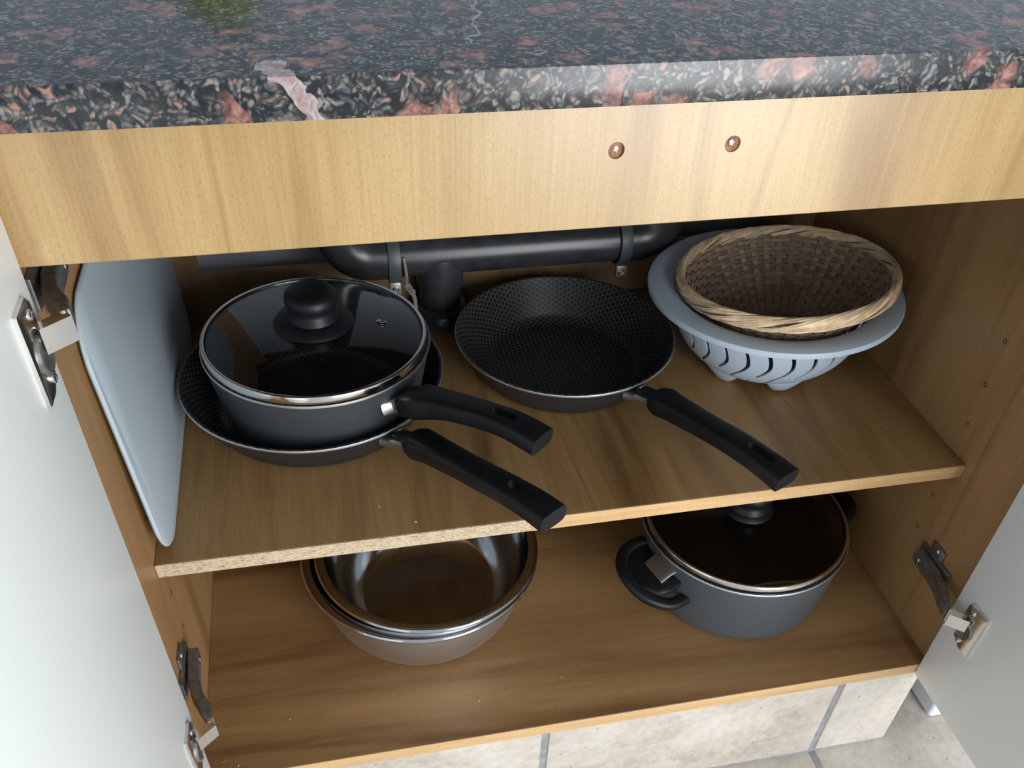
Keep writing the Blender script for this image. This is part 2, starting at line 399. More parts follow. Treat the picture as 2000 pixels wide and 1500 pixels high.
# fascia with the two sunk screw holes
bm = bmesh.new(); box(bm, 0.0, W, 0.0, 0.018, ZF, ZW - .0003, 0.0007, 1)
fascia = cpart('fascia_panel', bm, M['wood_z'])
SCREWS = ((0.3737, 0.8247), (0.4506, 0.8249))
cuts = []
for sx, sz in SCREWS:
    c = bmesh.new(); r = bmesh.ops.create_cone(c, cap_ends=True, segments=32, radius1=0.0053, radius2=0.0053, depth=0.012)
    bmesh.ops.transform(c, verts=c.verts, matrix=Matrix.Translation((sx, 0.0, sz)) @ Matrix.Rotation(PI / 2, 4, 'X')); cuts.append(c)
boolean_cut(fascia, cuts)
for k, (sx, sz) in enumerate(SCREWS):
    bm = bmesh.new(); lathe(bm, [(0, 0.0), (0.0016, 0.0), (0.00522, 0.0022), (0.00522, -0.002), (0, -0.002)], 32)
    bmesh.ops.transform(bm, verts=bm.verts, matrix=Matrix.Translation((sx, 0.0036, sz)) @ Matrix.Rotation(PI / 2, 4, 'X'))
    pl = cpart('screw_hole', bm, M['plug']); pl['label'] = 'sunk brown screw hole'
    bm = bmesh.new(); lathe(bm, [(0, 0.0005), (0.0012, 0.0004), (0.0020, 0.0001), (0.0021, -0.001), (0, -0.001)], 16)
    for a in (0.4, 0.4 + PI / 2):
        vs = box(bm, -0.0017, 0.0017, -0.00028, 0.00028, 0.0003, 0.0008)
        bmesh.ops.rotate(bm, verts=vs, matrix=Matrix.Rotation(a, 3, 'Z'))
    bmesh.ops.transform(bm, verts=bm.verts, matrix=Matrix.Translation((sx + 0.0004, 0.0030, sz - 0.0004)) @ Matrix.Rotation(PI / 2, 4, 'X'))
    obj('screw', bm, M['screw'], pl)
# shelf-pin holes down the sides: shallow caps, inner shade painted dark
for hy, hz in ((0.110, 0.618), (0.1101, 0.5673), (0.1085, 0.5164), (0.1076, 0.4655), (0.1076, 0.3627), (0.1076, 0.3115)):
    for sgn, xx in ((1, W), (-1, 0.0)):
        bm = bmesh.new(); lathe(bm, [(0, -0.0002), (0.0016, -0.0002), (0.0022, 0.0004), (0.0028, 0.0001), (0.0028, -0.0006)], 14)
        bmesh.ops.transform(bm, verts=bm.verts, matrix=Matrix.Translation((xx, hy, hz)) @ Matrix.Rotation(-sgn * PI / 2, 4, 'Y'))
        cpart('pin_hole', bm, M['hole'])

# doors with hinges (local: hinge line at origin, door runs to -y, inner face toward +x*s)
def hinge(door, s, zc):
    """s=+1: left door (inner face looks to +x). Arm, plate, link and screws are children of the door"""
    X = lambda v: v * s
    fx = 0.014 if s > 0 else 0.826     # inner face plane
    px = 0.0 if s > 0 else W           # side panel inner face
    def fix(bm): return bm
    def bx(bm, x0, x1, y0, y1, z0, z1, bev): return box(bm, *sorted((x0, x1)), y0, y1, z0, z1, bev, 2)
    # flange plate on the door with a chamfered lower corner
    bm = bmesh.new(); out = []
    for (y, z) in ((-0.0495, 0.031), (-0.0505, 0.029), (-0.0505, -0.029), (-0.0490, -0.031), (-0.036, -0.031), (-0.0225, -0.023), (-0.021, -0.014), (-0.0240, -0.008), (-0.0240, 0.008), (-0.021, 0.014), (-0.021, 0.025), (-0.027, 0.031)): out.append((y, zc + z))
    lo = [bm.verts.new((fx + X(0.0), y, z)) for y, z in out]; cy = -0.036
    hi = [bm.verts.new((fx + X(0.0028), y, z)) for y, z in out]
    h2 = [bm.verts.new((fx + X(0.0036), cy + (y - cy) * 0.86, zc + (z - zc) * 0.95)) for y, z in out]
    n = len(out)
    for i in range(n):
        j = (i + 1) % n; bm.faces.new((lo[i], lo[j], hi[j], hi[i])); bm.faces.new((hi[i], hi[j], h2[j], h2[i]))
    bm.faces.new(lo); bm.faces.new(h2)
    pl = obj('hinge', bm, M['steel'], door, smooth=30, world_mesh=True)
    # round cup
    bm = bmesh.new(); lathe(bm, [(0.0132, 0.0), (0.0132, 0.0046), (0.0118, 0.0054), (0.010, 0.0042), (0.0, 0.0036)], 28)
    bmesh.ops.transform(bm, verts=bm.verts, matrix=Matrix.Translation((fx + X(0.0008), -0.0315, zc - 0.004)) @ Matrix.Rotation(s * PI / 2, 4, 'Y'))
    def sub(nm, b, mat): 
        o = obj(nm, b, mat, pl); return o
    sub('hinge_cup', bm, M['dark_steel'])
    for dz in (0.022, -0.022):
        bm = bmesh.new(); lathe(bm, [(0, 0.0016), (0.0018, 0.0019), (0.0034, 0.0012), (0.0036, 0.0)], 16)
        for a in (0.3, 0.3 + PI / 2):
            vs = box(bm, -0.0022, 0.0022, -0.0004, 0.0004, 0.0012, 0.0021); bmesh.ops.rotate(bm, verts=vs, matrix=Matrix.Rotation(a, 3, 'Z'))
        bmesh.ops.transform(bm, verts=bm.verts, matrix=Matrix.Translation((fx + X(0.0034), -0.031, zc + dz)) @ Matrix.Rotation(s * PI / 2, 4, 'Y'))
        sub('screw', bm, M['bright_steel'])
    # link: bright folded channel bridging from cup to arm
    a = Vector((fx + X(0.0045), -0.033, zc + 0.006)); b = Vector((px + X(0.0345), -0.019, zc + 0.006))
    bm = bmesh.new()
    def chan(t, i): w, h, q = 0.017, 0.0085, 0.0013; return [(-w/2, -h/2), (w/2, -h/2), (w/2, h/2), (w/2 - q, h/2), (w/2 - q, -h/2 + q), (-w/2 + q, -h/2 + q), (-w/2 + q, h/2), (-w/2, h/2)]
    dirn = (b - a).normalized(); upv = Vector((-dirn.y, dirn.x, 0))
    if upv.y > 0: upv = -upv
    # the flat of the channel faces the room
    sweep(bm, [a, a.lerp(b, .5), b], lambda t, i: [(p, -q) for p, q in chan(t, i)], up=upv)
    sub('hinge_link', bm, M['bright_steel'])
    bm = bmesh.new(); tube(bm, [Vector((b.x - X(.003), b.y + 0.003, zc - 0.0035)), Vector((b.x - X(.003), b.y + 0.003, zc + 0.0155))], 0.0022, 12, up=Vector((0, 1, 0))); sub('hinge_pin', bm, M['steel'])
    # arm: inverted channel on the side panel
    bm = bmesh.new(); path = [Vector((px + X(0.0310), -0.0135, zc + .006)), Vector((px + X(0.0262), 0.001, zc + .005)), Vector((px + X(0.0165), 0.022, zc + .001)), Vector((px + X(0.0120), 0.045, zc)), Vector((px + X(0.0105), 0.078, zc))]
    wid = [0.015, 0.0165, 0.018, 0.018, 0.018]
    sweep(bm, path, lambda t, i: superel(wid[i], 0.011 if i else 0.007, 16, 6), up=Vector((s, 0, 0)))
    sub('hinge_arm', bm, M['dark_steel'])
    # mounting plate with wings and screws
    bm = bmesh.new(); bx(bm, px + X(0.0002), px + X(0.0045), 0.030, 0.086, zc - 0.012, zc + 0.012, 0.0012)
    bx(bm, px + X(0.0002), px + X(0.0030), 0.050, 0.074, zc - 0.026, zc + 0.026, 0.0012)
    sub('mounting_plate', bm, M['dark_steel'])
    for yy, dz in ((0.062, 0.0195), (0.062, -0.0195)):
        bm = bmesh.new(); lathe(bm, [(0, 0.0014), (0.0022, 0.0016), (0.0036, 0.0006), (0.0038, 0)], 14)
        bmesh.ops.transform(bm, verts=bm.verts, matrix=Matrix.Translation((px + X(0.003), yy, zc + dz)) @ Matrix.Rotation(s * PI / 2, 4, 'Y'))
        sub('screw', bm, M['steel'])
    for yy in (0.038, 0.070):
        bm = bmesh.new(); lathe(bm, [(0, 0.0012), (0.0026, 0.0012), (0.0032, 0.0004), (0.0032, -0.001)], 14)
        bmesh.ops.transform(bm, verts=bm.verts, matrix=Matrix.Translation((px + X(0.016), yy, zc)) @ Matrix.Rotation(s * PI / 2, 4, 'Y'))
        sub('screw', bm, M['steel'])
bm = bmesh.new(); box(bm, -0.004, 0.014, -0.428, -0.006, 0.1697, 0.853, 0.0012, 2); d1 = cpart('door', bm, M['door']); d1['label'] = 'bright white left door seen from inside'
bm = bmesh.new(); box(bm, 0.826, 0.844, -0.424, -0.0012, 0.1697, 0.853, 0.0012, 2); d2 = cpart('door', bm, M['door']); d2['label'] = 'right door in shade seen from inside'
hinge(d1, 1, 0.7385); hinge(d1, 1, 0.3010); hinge(d2, -1, 0.296); hinge(d2, -1, 0.7385)

# ------------------------------------------------------------------ worktop, shelf
bm = bmesh.new(); box(bm, -0.60, 1.50, -0.0173, 0.559, ZW, ZWT, 0.0009, 2)
tag(obj('worktop', bm, M['granite']), 'polished dark granite worktop with pink flecks across the cabinet top', 'worktop')

shelf = thing('cabinet_shelf', 'loose wood laminate shelf carrying the frying pans and colander', 'shelf', (W / 2, 0.29, ZS - TS))
hole_c, hole_r = (0.325, 0.466), 0.0285
bm = bmesh.new(); box(bm, 0.0004, W - 0.0006, YS + 0.0008, DEPTH - 0.002, ZS - TS, ZS, 0.0004, 1)
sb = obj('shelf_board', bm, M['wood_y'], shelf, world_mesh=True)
c = bmesh.new(); bmesh.ops.create_cone(c, cap_ends=True, segments=40, radius1=hole_r, radius2=hole_r, depth=0.1)
bmesh.ops.translate(c, verts=c.verts, vec=(*hole_c, ZS)); boolean_cut(sb, [c])
bm = bmesh.new(); box(bm, 0.0004, 0.3585, YS - 0.0003, YS + 0.0008, ZS - TS, ZS - 0.0002, 0.0003, 1)
o = obj('raw_edge', bm, M['chip'], shelf, world_mesh=True, smooth=0); o['label'] = 'bare chipboard edge where the strip has come off'
bm = bmesh.new(); box(bm, 0.3585, W - 0.0006, YS - 0.0006, YS + 0.0008, ZS - TS, ZS, 0.0002, 1)
o = obj('edge_band', bm, M['edge'], shelf, world_mesh=True, smooth=0); o['label'] = 'light wood edge strip'

# ------------------------------------------------------------------ cutting board leaning on the left side
bm = bmesh.new()
by0, by1, bh, rad = 0.080, 0.484, 0.264, 0.046
outl = []
for cy_, cz_, a0 in ((by0 + rad, rad, PI), (by1 - rad * .6, rad * .6, 1.5 * PI), (by1 - rad, bh - rad, 0), (by0 + rad, bh - rad, .5 * PI)):
    r_ = rad * .6 if a0 == 1.5 * PI else rad
    for k in range(13):
        a = a0 + k / 12 * PI / 2; outl.append((cy_ + r_ * math.cos(a), cz_ + r_ * math.sin(a)))
th = 0.0042
layers = []
for xx, ins in ((0.0, 0.0016), (0.0016, 0.0), (th - 0.0016, 0.0), (th, 0.0016)):
    cyy, czz = (by0 + by1) / 2, bh / 2
    layers.append([bm.verts.new((xx, cyy + (y - cyy) * (1 - ins / 0.2), czz + (z - czz) * (1 - ins / 0.13))) for y, z in outl])
for A, B in zip(layers, layers[1:]):
    for i in range(len(outl)): bm.faces.new((A[i], A[(i + 1) % len(outl)], B[(i + 1) % len(outl)], B[i]))
bm.faces.new(layers[0]); bm.faces.new(layers[-1])
cb = obj('cutting_board', bm, M['board'], loc=(0.0128, 0, ZS + 0.0003), rot=(0, -math.atan2(0.0118, bh), 0), smooth=40)
tag(cb, 'white plastic cutting board leaning upright against the left cabinet side', 'cutting board')

# ------------------------------------------------------------------ drain pipe
pipe = thing('drain_pipe', 'black plastic sink drain pipe behind the pans passing down through the shelf', 'pipe', (0.325, 0.466, ZS))
PYc, PZ, PR = 0.466, 0.5215, 0.0272
def ppart(nm, bm, mat, **kw): return obj(nm, bm, mat, pipe, world_mesh=True, **kw)
def arc(cx, cz, r, a0, a1, n): return [Vector((cx + r * math.cos(a0 + (a1 - a0) * k / n), PYc, cz + r * math.sin(a0 + (a1 - a0) * k / n))) for k in range(n + 1)]
bm = bmesh.new(); tube(bm, [Vector((x, PYc, PZ)) for x in (0.245, 0.40, 0.55, 0.575)], PR, 40); ppart('cross_pipe', bm, M['pipe'])
bm = bmesh.new(); tube(bm, [Vector((0.262, PYc, PZ)), Vector((0.245, PYc, PZ))] + arc(0.243, PZ + 0.034, 0.034, -PI / 2, -PI, 12)[1:] + [Vector((0.209, PYc, 0.70)), Vector((0.209, PYc, 0.838))], 0.0292, 40, up=Vector((0, 1, 0))); ppart('elbow', bm, M['pipe'])
bm = bmesh.new(); tube(bm, [Vector((0.552, PYc, PZ)), Vector((0.571, PYc, PZ))] + arc(0.573, PZ + 0.034, 0.034, -PI / 2, 0, 12)[1:] + [Vector((0.607, PYc, 0.70)), Vector((0.607, PYc, 0.838))], 0.0292, 40, up=Vector((0, 1, 0))); ppart('elbow', bm, M['pipe'])
bm = bmesh.new(); lathe(bm, [(0.0262, 0.12), (0.0262, ZS + 0.028), (0.0262, PZ)], 40, cx=0.325, cy=PYc); ppart('down_pipe', bm, M['pipe'])
bm = bmesh.new(); lathe(bm, [(0.0264, ZS + 0.0004), (0.0345, ZS + 0.0004), (0.0350, ZS + 0.010), (0.0325, ZS + 0.0135), (0.0315, ZS + 0.018), (0.0330, ZS + 0.020), (0.0330, ZS + 0.0245), (0.0300, ZS + 0.027), (0.0264, ZS + 0.027)], 40, cx=0.325, cy=PYc); ppart('collar', bm, M['pipe'])
bm = bmesh.new(); lathe(bm, [(0.0270, PZ - 0.040), (0.0292, PZ - 0.038), (0.0296, PZ - 0.012), (0.0285, PZ)], 40, cx=0.325, cy=PYc); ppart('tee_socket', bm, M['pipe'])
for cx_ in (0.268, 0.5545):
    bm = bmesh.new()
    for k in range(48):
        pass
    prof = [(0.0294, -0.0072), (0.0318, -0.0072), (0.0322, -0.006), (0.0322, 0.006), (0.0318, 0.0072), (0.0294, 0.0072)]
    lathe(bm, prof, 44); bmesh.ops.transform(bm, verts=bm.verts, matrix=Matrix.Translation((cx_, PYc, PZ)) @ Matrix.Rotation(PI / 2, 4, 'Y'))
    cl = ppart('pipe_clamp', bm, M['clamp'])
    bm = bmesh.new(); box(bm, cx_ - 0.0072, cx_ + 0.0072, PYc - 0.021, PYc - 0.013, PZ - 0.0430, PZ - 0.027, 0.0016, 2)
    tb = obj('clamp_tab', bm, M['tab'], cl)
    bm = bmesh.new(); lathe(bm, [(0, 0.0008), (0.0030, 0.0012), (0.0042, 0.0004), (0.0042, -0.0005)], 16)
    for a in (0.5, 0.5 + PI / 2):
        vs = box(bm, -0.0028, 0.0028, -0.0006, 0.0006, 0.0006, 0.0016); bmesh.ops.rotate(bm, verts=vs, matrix=Matrix.Rotation(a, 3, 'Z'))
    bmesh.ops.transform(bm, verts=bm.verts, matrix=Matrix.Translation((cx_, PYc - 0.0212, PZ - 0.0362)) @ Matrix.Rotation(PI / 2, 4, 'X'))
    obj('screw', bm, M['screw'], cl)
# torn strip of tape hanging off the left clamp
bm = bmesh.new(); pts = catmull([(0.279, PYc - 0.030, PZ + 0.010), (0.281, PYc - 0.0325, PZ - 0.012), (0.2815, PYc - 0.030, PZ - 0.026), (0.287, PYc - 0.036, PZ - 0.034), (0.2895, PYc - 0.037, PZ - 0.046), (0.2885, PYc - 0.040, PZ - 0.060), (0.287, PYc - 0.041, PZ - 0.068)], 5)
wv = [0.0016 if i < 10 else (0.0042 if i < 16 else 0.0026) * (0.75 + 0.5 * random.random()) for i in range(len(pts))]
sweep(bm, pts, lambda t, i: [(-wv[i], -0.0004), (wv[i], -0.0004), (wv[i], 0.0004), (-wv[i], 0.0004)], up=Vector((0, -1, 0)))
ppart('torn_tape', bm, M['tape'])

# ------------------------------------------------------------------ cookware
def round_prof(rb, rt, h, fil, n=6, z0=0.0):
    """side profile of a vessel: flat base radius rb, fillet fil, up to rim rt at height h"""
    pts = []
    ang = math.atan2(rt - rb, h)   # wall lean from vertical
    # arc from base tangent (horizontal) to wall tangent
    span = PI / 2 - ang
    tl = fil * math.tan(span / 2)
    cx, cz = rb - tl, z0 + fil
    for k in range(n + 1):
        a = -PI / 2 + span * k / n
        pts.append((cx + fil * math.cos(a), cz + fil * math.sin(a)))
    pts.append((rt, z0 + h)); return pts
def vessel(parent, rb, rt, h, fil, wall, m_out, m_in, flare=0.0, ru=None, drop=None):
    out = round_prof(rb, rt, h, fil, 8)
    inn = round_prof(rb - wall, rt - wall, h - wall, max(fil - wall, 0.002), 8, wall)
    prof = [(0, 0), (out[0][0] * .5, 0)] + out
    k = len(prof) - 1; prof += [(rt - wall * .25, h + 0.0004), (rt - wall * .75, h + 0.0003)]
    inner = list(reversed(inn))
    mid = [((rt - wall) * (1 - t) + inner[1][0] * t if False else 0, 0) for t in ()]
    full = prof + inner + [(inn[0][0] * .5, wall), (0, wall)]
    bm = bmesh.new()
    lathe(bm, full, 128, uv=True, mi_fn=lambda j: 0 if j < k else 1, ru=rt)
    # planar uv on the inside floor so the print does not converge at the centre
    lay = bm.loops.layers.uv.verify(); rf = inn[0][0] + 1e-4
    for f in bm.faces:
        if f.material_index == 1 and all(abs(v.co.z - wall) < 1e-5 for v in f.verts):
            for lp in f.loops: lp[lay].uv = (lp.vert.co.x, lp.vert.co.y)
    b = obj('body', bm, [m_out, m_in], parent, smooth=30)
    bm = bmesh.new(); lathe(bm, [(rt - 0.0010, h - 0.0002), (rt + 0.0002, h - 0.0001), (rt + 0.0007, h - 0.0007), (rt + 0.0006, h - 0.0024), (rt - 0.0006, h - 0.0026), (rt - 0.0010, h - 0.0002)], 128)
    rm = obj('rim', bm, M['rim'], parent)
    return b, rm
WTAB = [(0.0, 0.017), (0.085, 0.0175), (0.115, 0.026), (0.17, 0.0305), (0.25, 0.027), (0.45, 0.0245), (0.75, 0.0260), (1.0, 0.0285)]
HTAB = [(0.0, 0.011), (0.085, 0.0115), (0.115, 0.018), (0.16, 0.021), (0.3, 0.019), (0.6, 0.017), (1.0, 0.0165)]
def pan_handle(parent, az, prof, wt, ht, hole, m=None, rr=None):
    """handle swept along (dist, z) profile in the radial plane az; hole = (s0, s1, width)"""
    a = math.radians(az); d = Vector((math.cos(a), math.sin(a), 0))
    path = catmull([d * r + Vector((0, 0, z)) for r, z in prof], 8)
    bm = bmesh.new()
    n = len(path)
    def sec(t, i):
        w, h = lerp_tab(wt, t), lerp_tab(ht, t)
        if t > 0.1: w, h = w * 1.13, h * 1.15
        return superel(w, h, 24, 4.0)
    sweep(bm, path, sec)
    o = obj('handle', bm, m or M['grip'], parent, smooth=40)
    # hanging slot
    L = [0]
    for p, q in zip(path, path[1:]): L.append(L[-1] + (q - p).length)
    def at(t):
        s = t * L[-1]
        for i in range(n - 1):
            if L[i + 1] >= s: return path[i].lerp(path[i + 1], (s - L[i]) / (L[i + 1] - L[i]))
        return path[-1]
    p0, p1 = at(hole[0]), at(hole[1]); t = (p1 - p0).normalized(); side = t.cross(Vector((0, 0, 1))).normalized(); u = side.cross(t)
    c = bmesh.new(); w = hole[2] / 2; ring = []
    for k in range(13): ring.append(p0 - t * 0 + (-t * math.sin(PI * k / 12) + side * math.cos(PI * k / 12)) * w)
    for k in range(13): ring.append(p1 + (t * math.sin(PI * k / 12) - side * math.cos(PI * k / 12)) * w)
    lo = [c.verts.new(p - u * 0.05) for p in ring]; hi = [c.verts.new(p + u * 0.05) for p in ring]
    for i in range(26): c.faces.new((lo[i], lo[(i + 1) % 26], hi[(i + 1) % 26], hi[i]))
    c.faces.new(lo); c.faces.new(hi)
    boolean_cut(o, [c])
    return o, d, path
def bracket(parent, az, r0, z0, r1, z1, w=0.014, h=0.009, rivet=True, off=0.0):
    a = math.radians(az); d = Vector((math.cos(a), math.sin(a), 0)); s = Vector((-d.y, d.x, 0))
    bm = bmesh.new(); p = [d * r0 + s * off + Vector((0, 0, z0)), d * ((r0 * 2 + r1) / 3) + s * off + Vector((0, 0, z0 + (z1 - z0) * .2)), d * r1 + s * off + Vector((0, 0, z1))]
    sweep(bm, p, lambda t, i: superel(w if i else w * 1.6, h, 16, 5)); b = obj('bracket', bm, M['ferrule'], parent, smooth=40)
    if rivet:
        for sg in (-1, 1):
            bm = bmesh.new(); lathe(bm, [(0, 0.0018), (0.0022, 0.0016), (0.0038, 0.0006), (0.0042, -0.0008)], 14)
            q = d * (r0 + 0.0005) + s * sg * 0.0105 + Vector((0, 0, z0))
            bmesh.ops.transform(bm, verts=bm.verts, matrix=Matrix.Translation(q) @ d.to_track_quat('Z', 'Y').to_matrix().to_4x4())
            obj('rivet', bm, M['ferrule'], b)
    return b

# centre frying pan
pan_c = thing('frying_pan', 'black non-stick frying pan lying empty in front of the drain pipe', 'frying pan', (0.4530, 0.3360, ZS + 0.0003))
vessel(pan_c, 0.098, 0.1278, 0.050, 0.022, 0.0028, M['pan_black'], M['coat'])
P3 = [(0.1330, 0.0420), (0.1559, 0.0465), (0.186, 0.0503), (0.2281, 0.0549), (0.267, 0.0588), (0.3054, 0.0592), (0.331, 0.0572)]
pan_handle(pan_c, -64.8, P3, WTAB, HTAB, (0.765, 0.885, 0.0095))
bracket(pan_c, -64.8, 0.1215, 0.036, 0.153, 0.0435, off=-0.0055)
# lower left frying pan
pan_l = thing('frying_pan', 'largest black frying pan with the lidded saute pan standing in it', 'frying pan', (0.1608, 0.3064, ZS + 0.0003))
vessel(pan_l, 0.112, 0.1415, 0.050, 0.022, 0.0028, M['pan_black'], M['coat'])
P1 = [(0.147, 0.0425), (0.172, 0.0505), (0.2016, 0.0575), (0.236, 0.0632), (0.272, 0.0690), (0.306, 0.0745), (0.334, 0.0775), (0.360, 0.0775)]
pan_handle(pan_l, -57.2, P1, WTAB, HTAB, (0.765, 0.885, 0.0095))
bracket(pan_l, -57.2, 0.1352, 0.036, 0.1685, 0.0475, off=-0.0055)
# saute pan with lid
sau = thing('saute_pan', 'dark grey saute pan under a glass lid, sitting in the larger frying pan', 'saute pan', (0.1690, 0.2935, ZS + 0.0048), (0, math.radians(0.5), 0))
vessel(sau, 0.1015, 0.1180, 0.0905, 0.016, 0.0028, M['pan_mid'], M['coat'])
PS = [(0.1270, 0.0700), (0.136, 0.0740), (0.150, 0.0800), (0.184, 0.0915), (0.2165, 0.0990), (0.248, 0.1045), (0.265, 0.1052), (0.291, 0.1035)]
PS = [(r, z) for r, z in PS]
WS = [(0.0, 0.034), (0.10, 0.036), (0.3, 0.0280), (0.6, 0.0245), (1.0, 0.0285)]
HS = [(0.0, 0.024), (0.12, 0.023), (0.4, 0.018), (1.0, 0.0165)]
pan_handle(sau, -49, PS, WS, HS, (0.68, 0.80, 0.0095))
bracket(sau, -49, 0.1135, 0.0655, 0.1330, 0.0740, 0.030, 0.017, rivet=False)

def glass_lid(parent, r, m_glass, knob_h, knob_r, base_r, rise=0.016, vent_az=None, knob_z=0.0):
    bm = bmesh.new(); rg = r - 0.0012
    prof_o = [(0, rise + 0.0035)] + [(rg * math.sin(k / 12 * PI / 2), 0.0035 + rise * (1 - (k / 12) ** 2.2)) for k in range(1, 12)]
    prof = [(0.0, rise + 0.0035)] + [(rg * k / 14, 0.0035 + rise * (1 - (k / 14) ** 2.4)) for k in range(1, 15)] + [(rg * k / 14, 0.0005 + rise * (1 - (k / 14) ** 2.4)) for k in range(14, 0, -1)] + [(0.0, rise + 0.0005)]
    lathe(bm, prof, 96); obj('lid_glass', bm, m_glass, parent, smooth=40)
    bm = bmesh.new(); lathe(bm, [(r - 0.0036, 0.0060), (r - 0.0012, 0.0066), (r, 0.0058), (r + 0.0006, 0.0040), (r + 0.0004, 0.0026), (r + 0.0006, 0.0012), (r - 0.0002, -0.0022), (r - 0.0028, -0.0024), (r - 0.0028, -0.0004), (r - 0.0012, 0.0004), (r - 0.0008, 0.0045), (r - 0.0036, 0.0060)], 128); obj('lid_rim', bm, M['bright_steel'], parent, smooth=50)
    zt = rise + 0.0036
    bm = bmesh.new(); lathe(bm, [(0, zt + 0.0005), (base_r, zt - 0.0028), (base_r + 0.001, zt - 0.001), (base_r * 0.94, zt + 0.0034), (base_r * 0.66, zt + 0.0065), (0.0, zt + 0.0075)], 56); obj('knob_base', bm, M['grip'], parent, smooth=45)
    z0 = zt + 0.0062; k = knob_h
    bm = bmesh.new(); lathe(bm, [(0, z0), (knob_r * 1.0, z0), (knob_r * 0.98, z0 + k * 0.12), (knob_r * 0.90, z0 + k * 0.2), (knob_r * 0.88, z0 + k * 0.38), (knob_r * 0.95, z0 + k * 0.48), (knob_r * 0.99, z0 + k * 0.56), (knob_r, z0 + k * 0.68), (knob_r * 0.97, z0 + k * 0.82), (knob_r * 0.86, z0 + k * 0.93), (knob_r * 0.6, z0 + k), (0, z0 + k * 1.02)], 56); obj('knob', bm, M['grip'], parent, smooth=50)
    if vent_az is not None:
        a = math.radians(vent_az); rv = r * 0.60; zz = 0.0035 + rise * (1 - 0.6 ** 2.4)
        bm = bmesh.new(); lathe(bm, [(0.0024, -0.0006), (0.0026, 0.0010), (0.0040, 0.0014), (0.0054, 0.0004), (0.0052, -0.0008)], 24)
        bmesh.ops.transform(bm, verts=bm.verts, matrix=Matrix.Translation((rv * math.cos(a), rv * math.sin(a), zz)) @ Matrix.Rotation(0.16, 4, Vector((-math.sin(a), math.cos(a), 0))))
        obj('steam_vent', bm, M['bright_steel'], parent, smooth=50)
lid = thing('glass_lid', 'round glass lid with steel rim and black knob on the saute pan', 'lid', (0.1690, 0.2890, ZS + 0.1005), (0, math.radians(0.9), 0))
glass_lid(lid, 0.1150, M['glass'], 0.030, 0.0270, 0.0400, vent_az=-3)

# ------------------------------------------------------------------ stock pot (lower right)
pot = thing('stock_pot', 'deep grey stock pot with loop handles at the right of the cabinet bottom', 'pot', (0.6526, 0.1754, ZB + 0.0003))
vessel(pot, 0.1130, 0.1240, 0.105, 0.024, 0.0030, M['pan_out'], M['pan_black'])
for az in (196, 16):
    a = math.radians(az); d = Vector((math.cos(a), math.sin(a), 0)); s = Vector((-d.y, d.x, 0)); z = 0.079
    P = []
    for u, v, dz in ((0.108, -0.036, 0.004), (0.126, -0.040, 0.003), (0.146, -0.036, 0.002), (0.161, -0.022, 0.001), (0.167, 0.0, -0.001), (0.162, 0.024, -0.007), (0.148, 0.038, -0.014), (0.130, 0.045, -0.019), (0.104, 0.042, -0.021)):
        P.append(d * u + s * v + Vector((0, 0, z + dz)))
    P = catmull(P, 5)
    bm = bmesh.new(); sweep(bm, P, lambda t, i: superel(0.0150, 0.0115, 16, 3)); lp = obj('handle', bm, M['grip'], pot, smooth=45)
    # web that fills the loop next to the pot
    bm = bmesh.new(); sweep(bm, [d * 0.116 + Vector((0, 0, z)), d * 0.132 + Vector((0, 0, z - 0.001)), d * 0.146 + Vector((0, 0, z - 0.004)), d * 0.158 + Vector((0, 0, z - 0.005))], lambda t, i: superel((0.074, 0.082, 0.076, 0.046)[i], 0.0115, 20, 4)); obj('finger_guard', bm, M['grip'], lp, smooth=45)
    bm = bmesh.new(); sweep(bm, [d * 0.1165 + s * 0.010 + Vector((0, 0, z + 0.013)), d * 0.126 + s * 0.010 + Vector((0, 0, z + 0.011)), d * 0.138 + s * 0.010 + Vector((0, 0, z + 0.0035))], lambda t, i: superel(0.036, 0.005, 16, 5)); obj('bracket', bm, M['ferrule'], lp, smooth=45)
plid = thing('glass_lid', 'dull glass lid with black knob covering the stock pot under the shelf', 'lid', (0.6526, 0.1754, ZB + 0.1085))
glass_lid(plid, 0.1215, M['glass2'], 0.030, 0.027, 0.030, rise=0.014)

# ------------------------------------------------------------------ steel bowls
def steel_bowl(name, label, cx, cy, z, r, h, rb, flange, tilt=(0, 0, 0)):
    t = thing(name, label, 'bowl', (cx, cy, z), tilt, 'steel mixing bowls')
    ri = r - flange; w = 0.0009
    side = [(rb * k / 4, 0.0) for k in range(5)]
    N = 16
    for k in range(1, N + 1):
        u = k / N
        a = u * PI / 2 * 0.93
        side.append((rb + (ri - rb) * (math.sin(a) / math.sin(PI / 2 * .93)) ** 0.9, (h - 0.0005) * (1 - math.cos(a)) / (1 - math.cos(PI / 2 * .93))))
    fl = [(ri + flange * .12, h + 0.0010), (ri + flange * .55, h + 0.0006), (r - 0.0014, h + 0.0002), (r - 0.0002, h - 0.0012), (r, h - 0.0030), (r - 0.0010, h - 0.0044), (r - 0.0026, h - 0.0034), (r - 0.0030, h - 0.0016)]
    inner = [(0.0, w)] + [(max(x - 0.0, 0), zz + w) for x, zz in side[1:]] + fl
    out = [(ri + flange * .3, h - w * .6)] + [(x + (w if zz > 0.002 else 0), zz) for x, zz in reversed(side[1:-1])] + [(0.0, 0.0)]
    ni = len(inner) - 1
    bm = bmesh.new(); lathe(bm, inner + out, 128, mi_fn=lambda j: 0 if j <= ni else 1); obj('bowl', bm, [M['bowl'], M['bowl_out']], t, smooth=50)
    return t
ZBO = ZB + 0.0003
steel_bowl('mixing_bowl', 'larger stainless steel mixing bowl, underneath, on the cabinet bottom', 0.2565, 0.1950, ZBO, 0.1372, 0.105, 0.070, 0.0110)
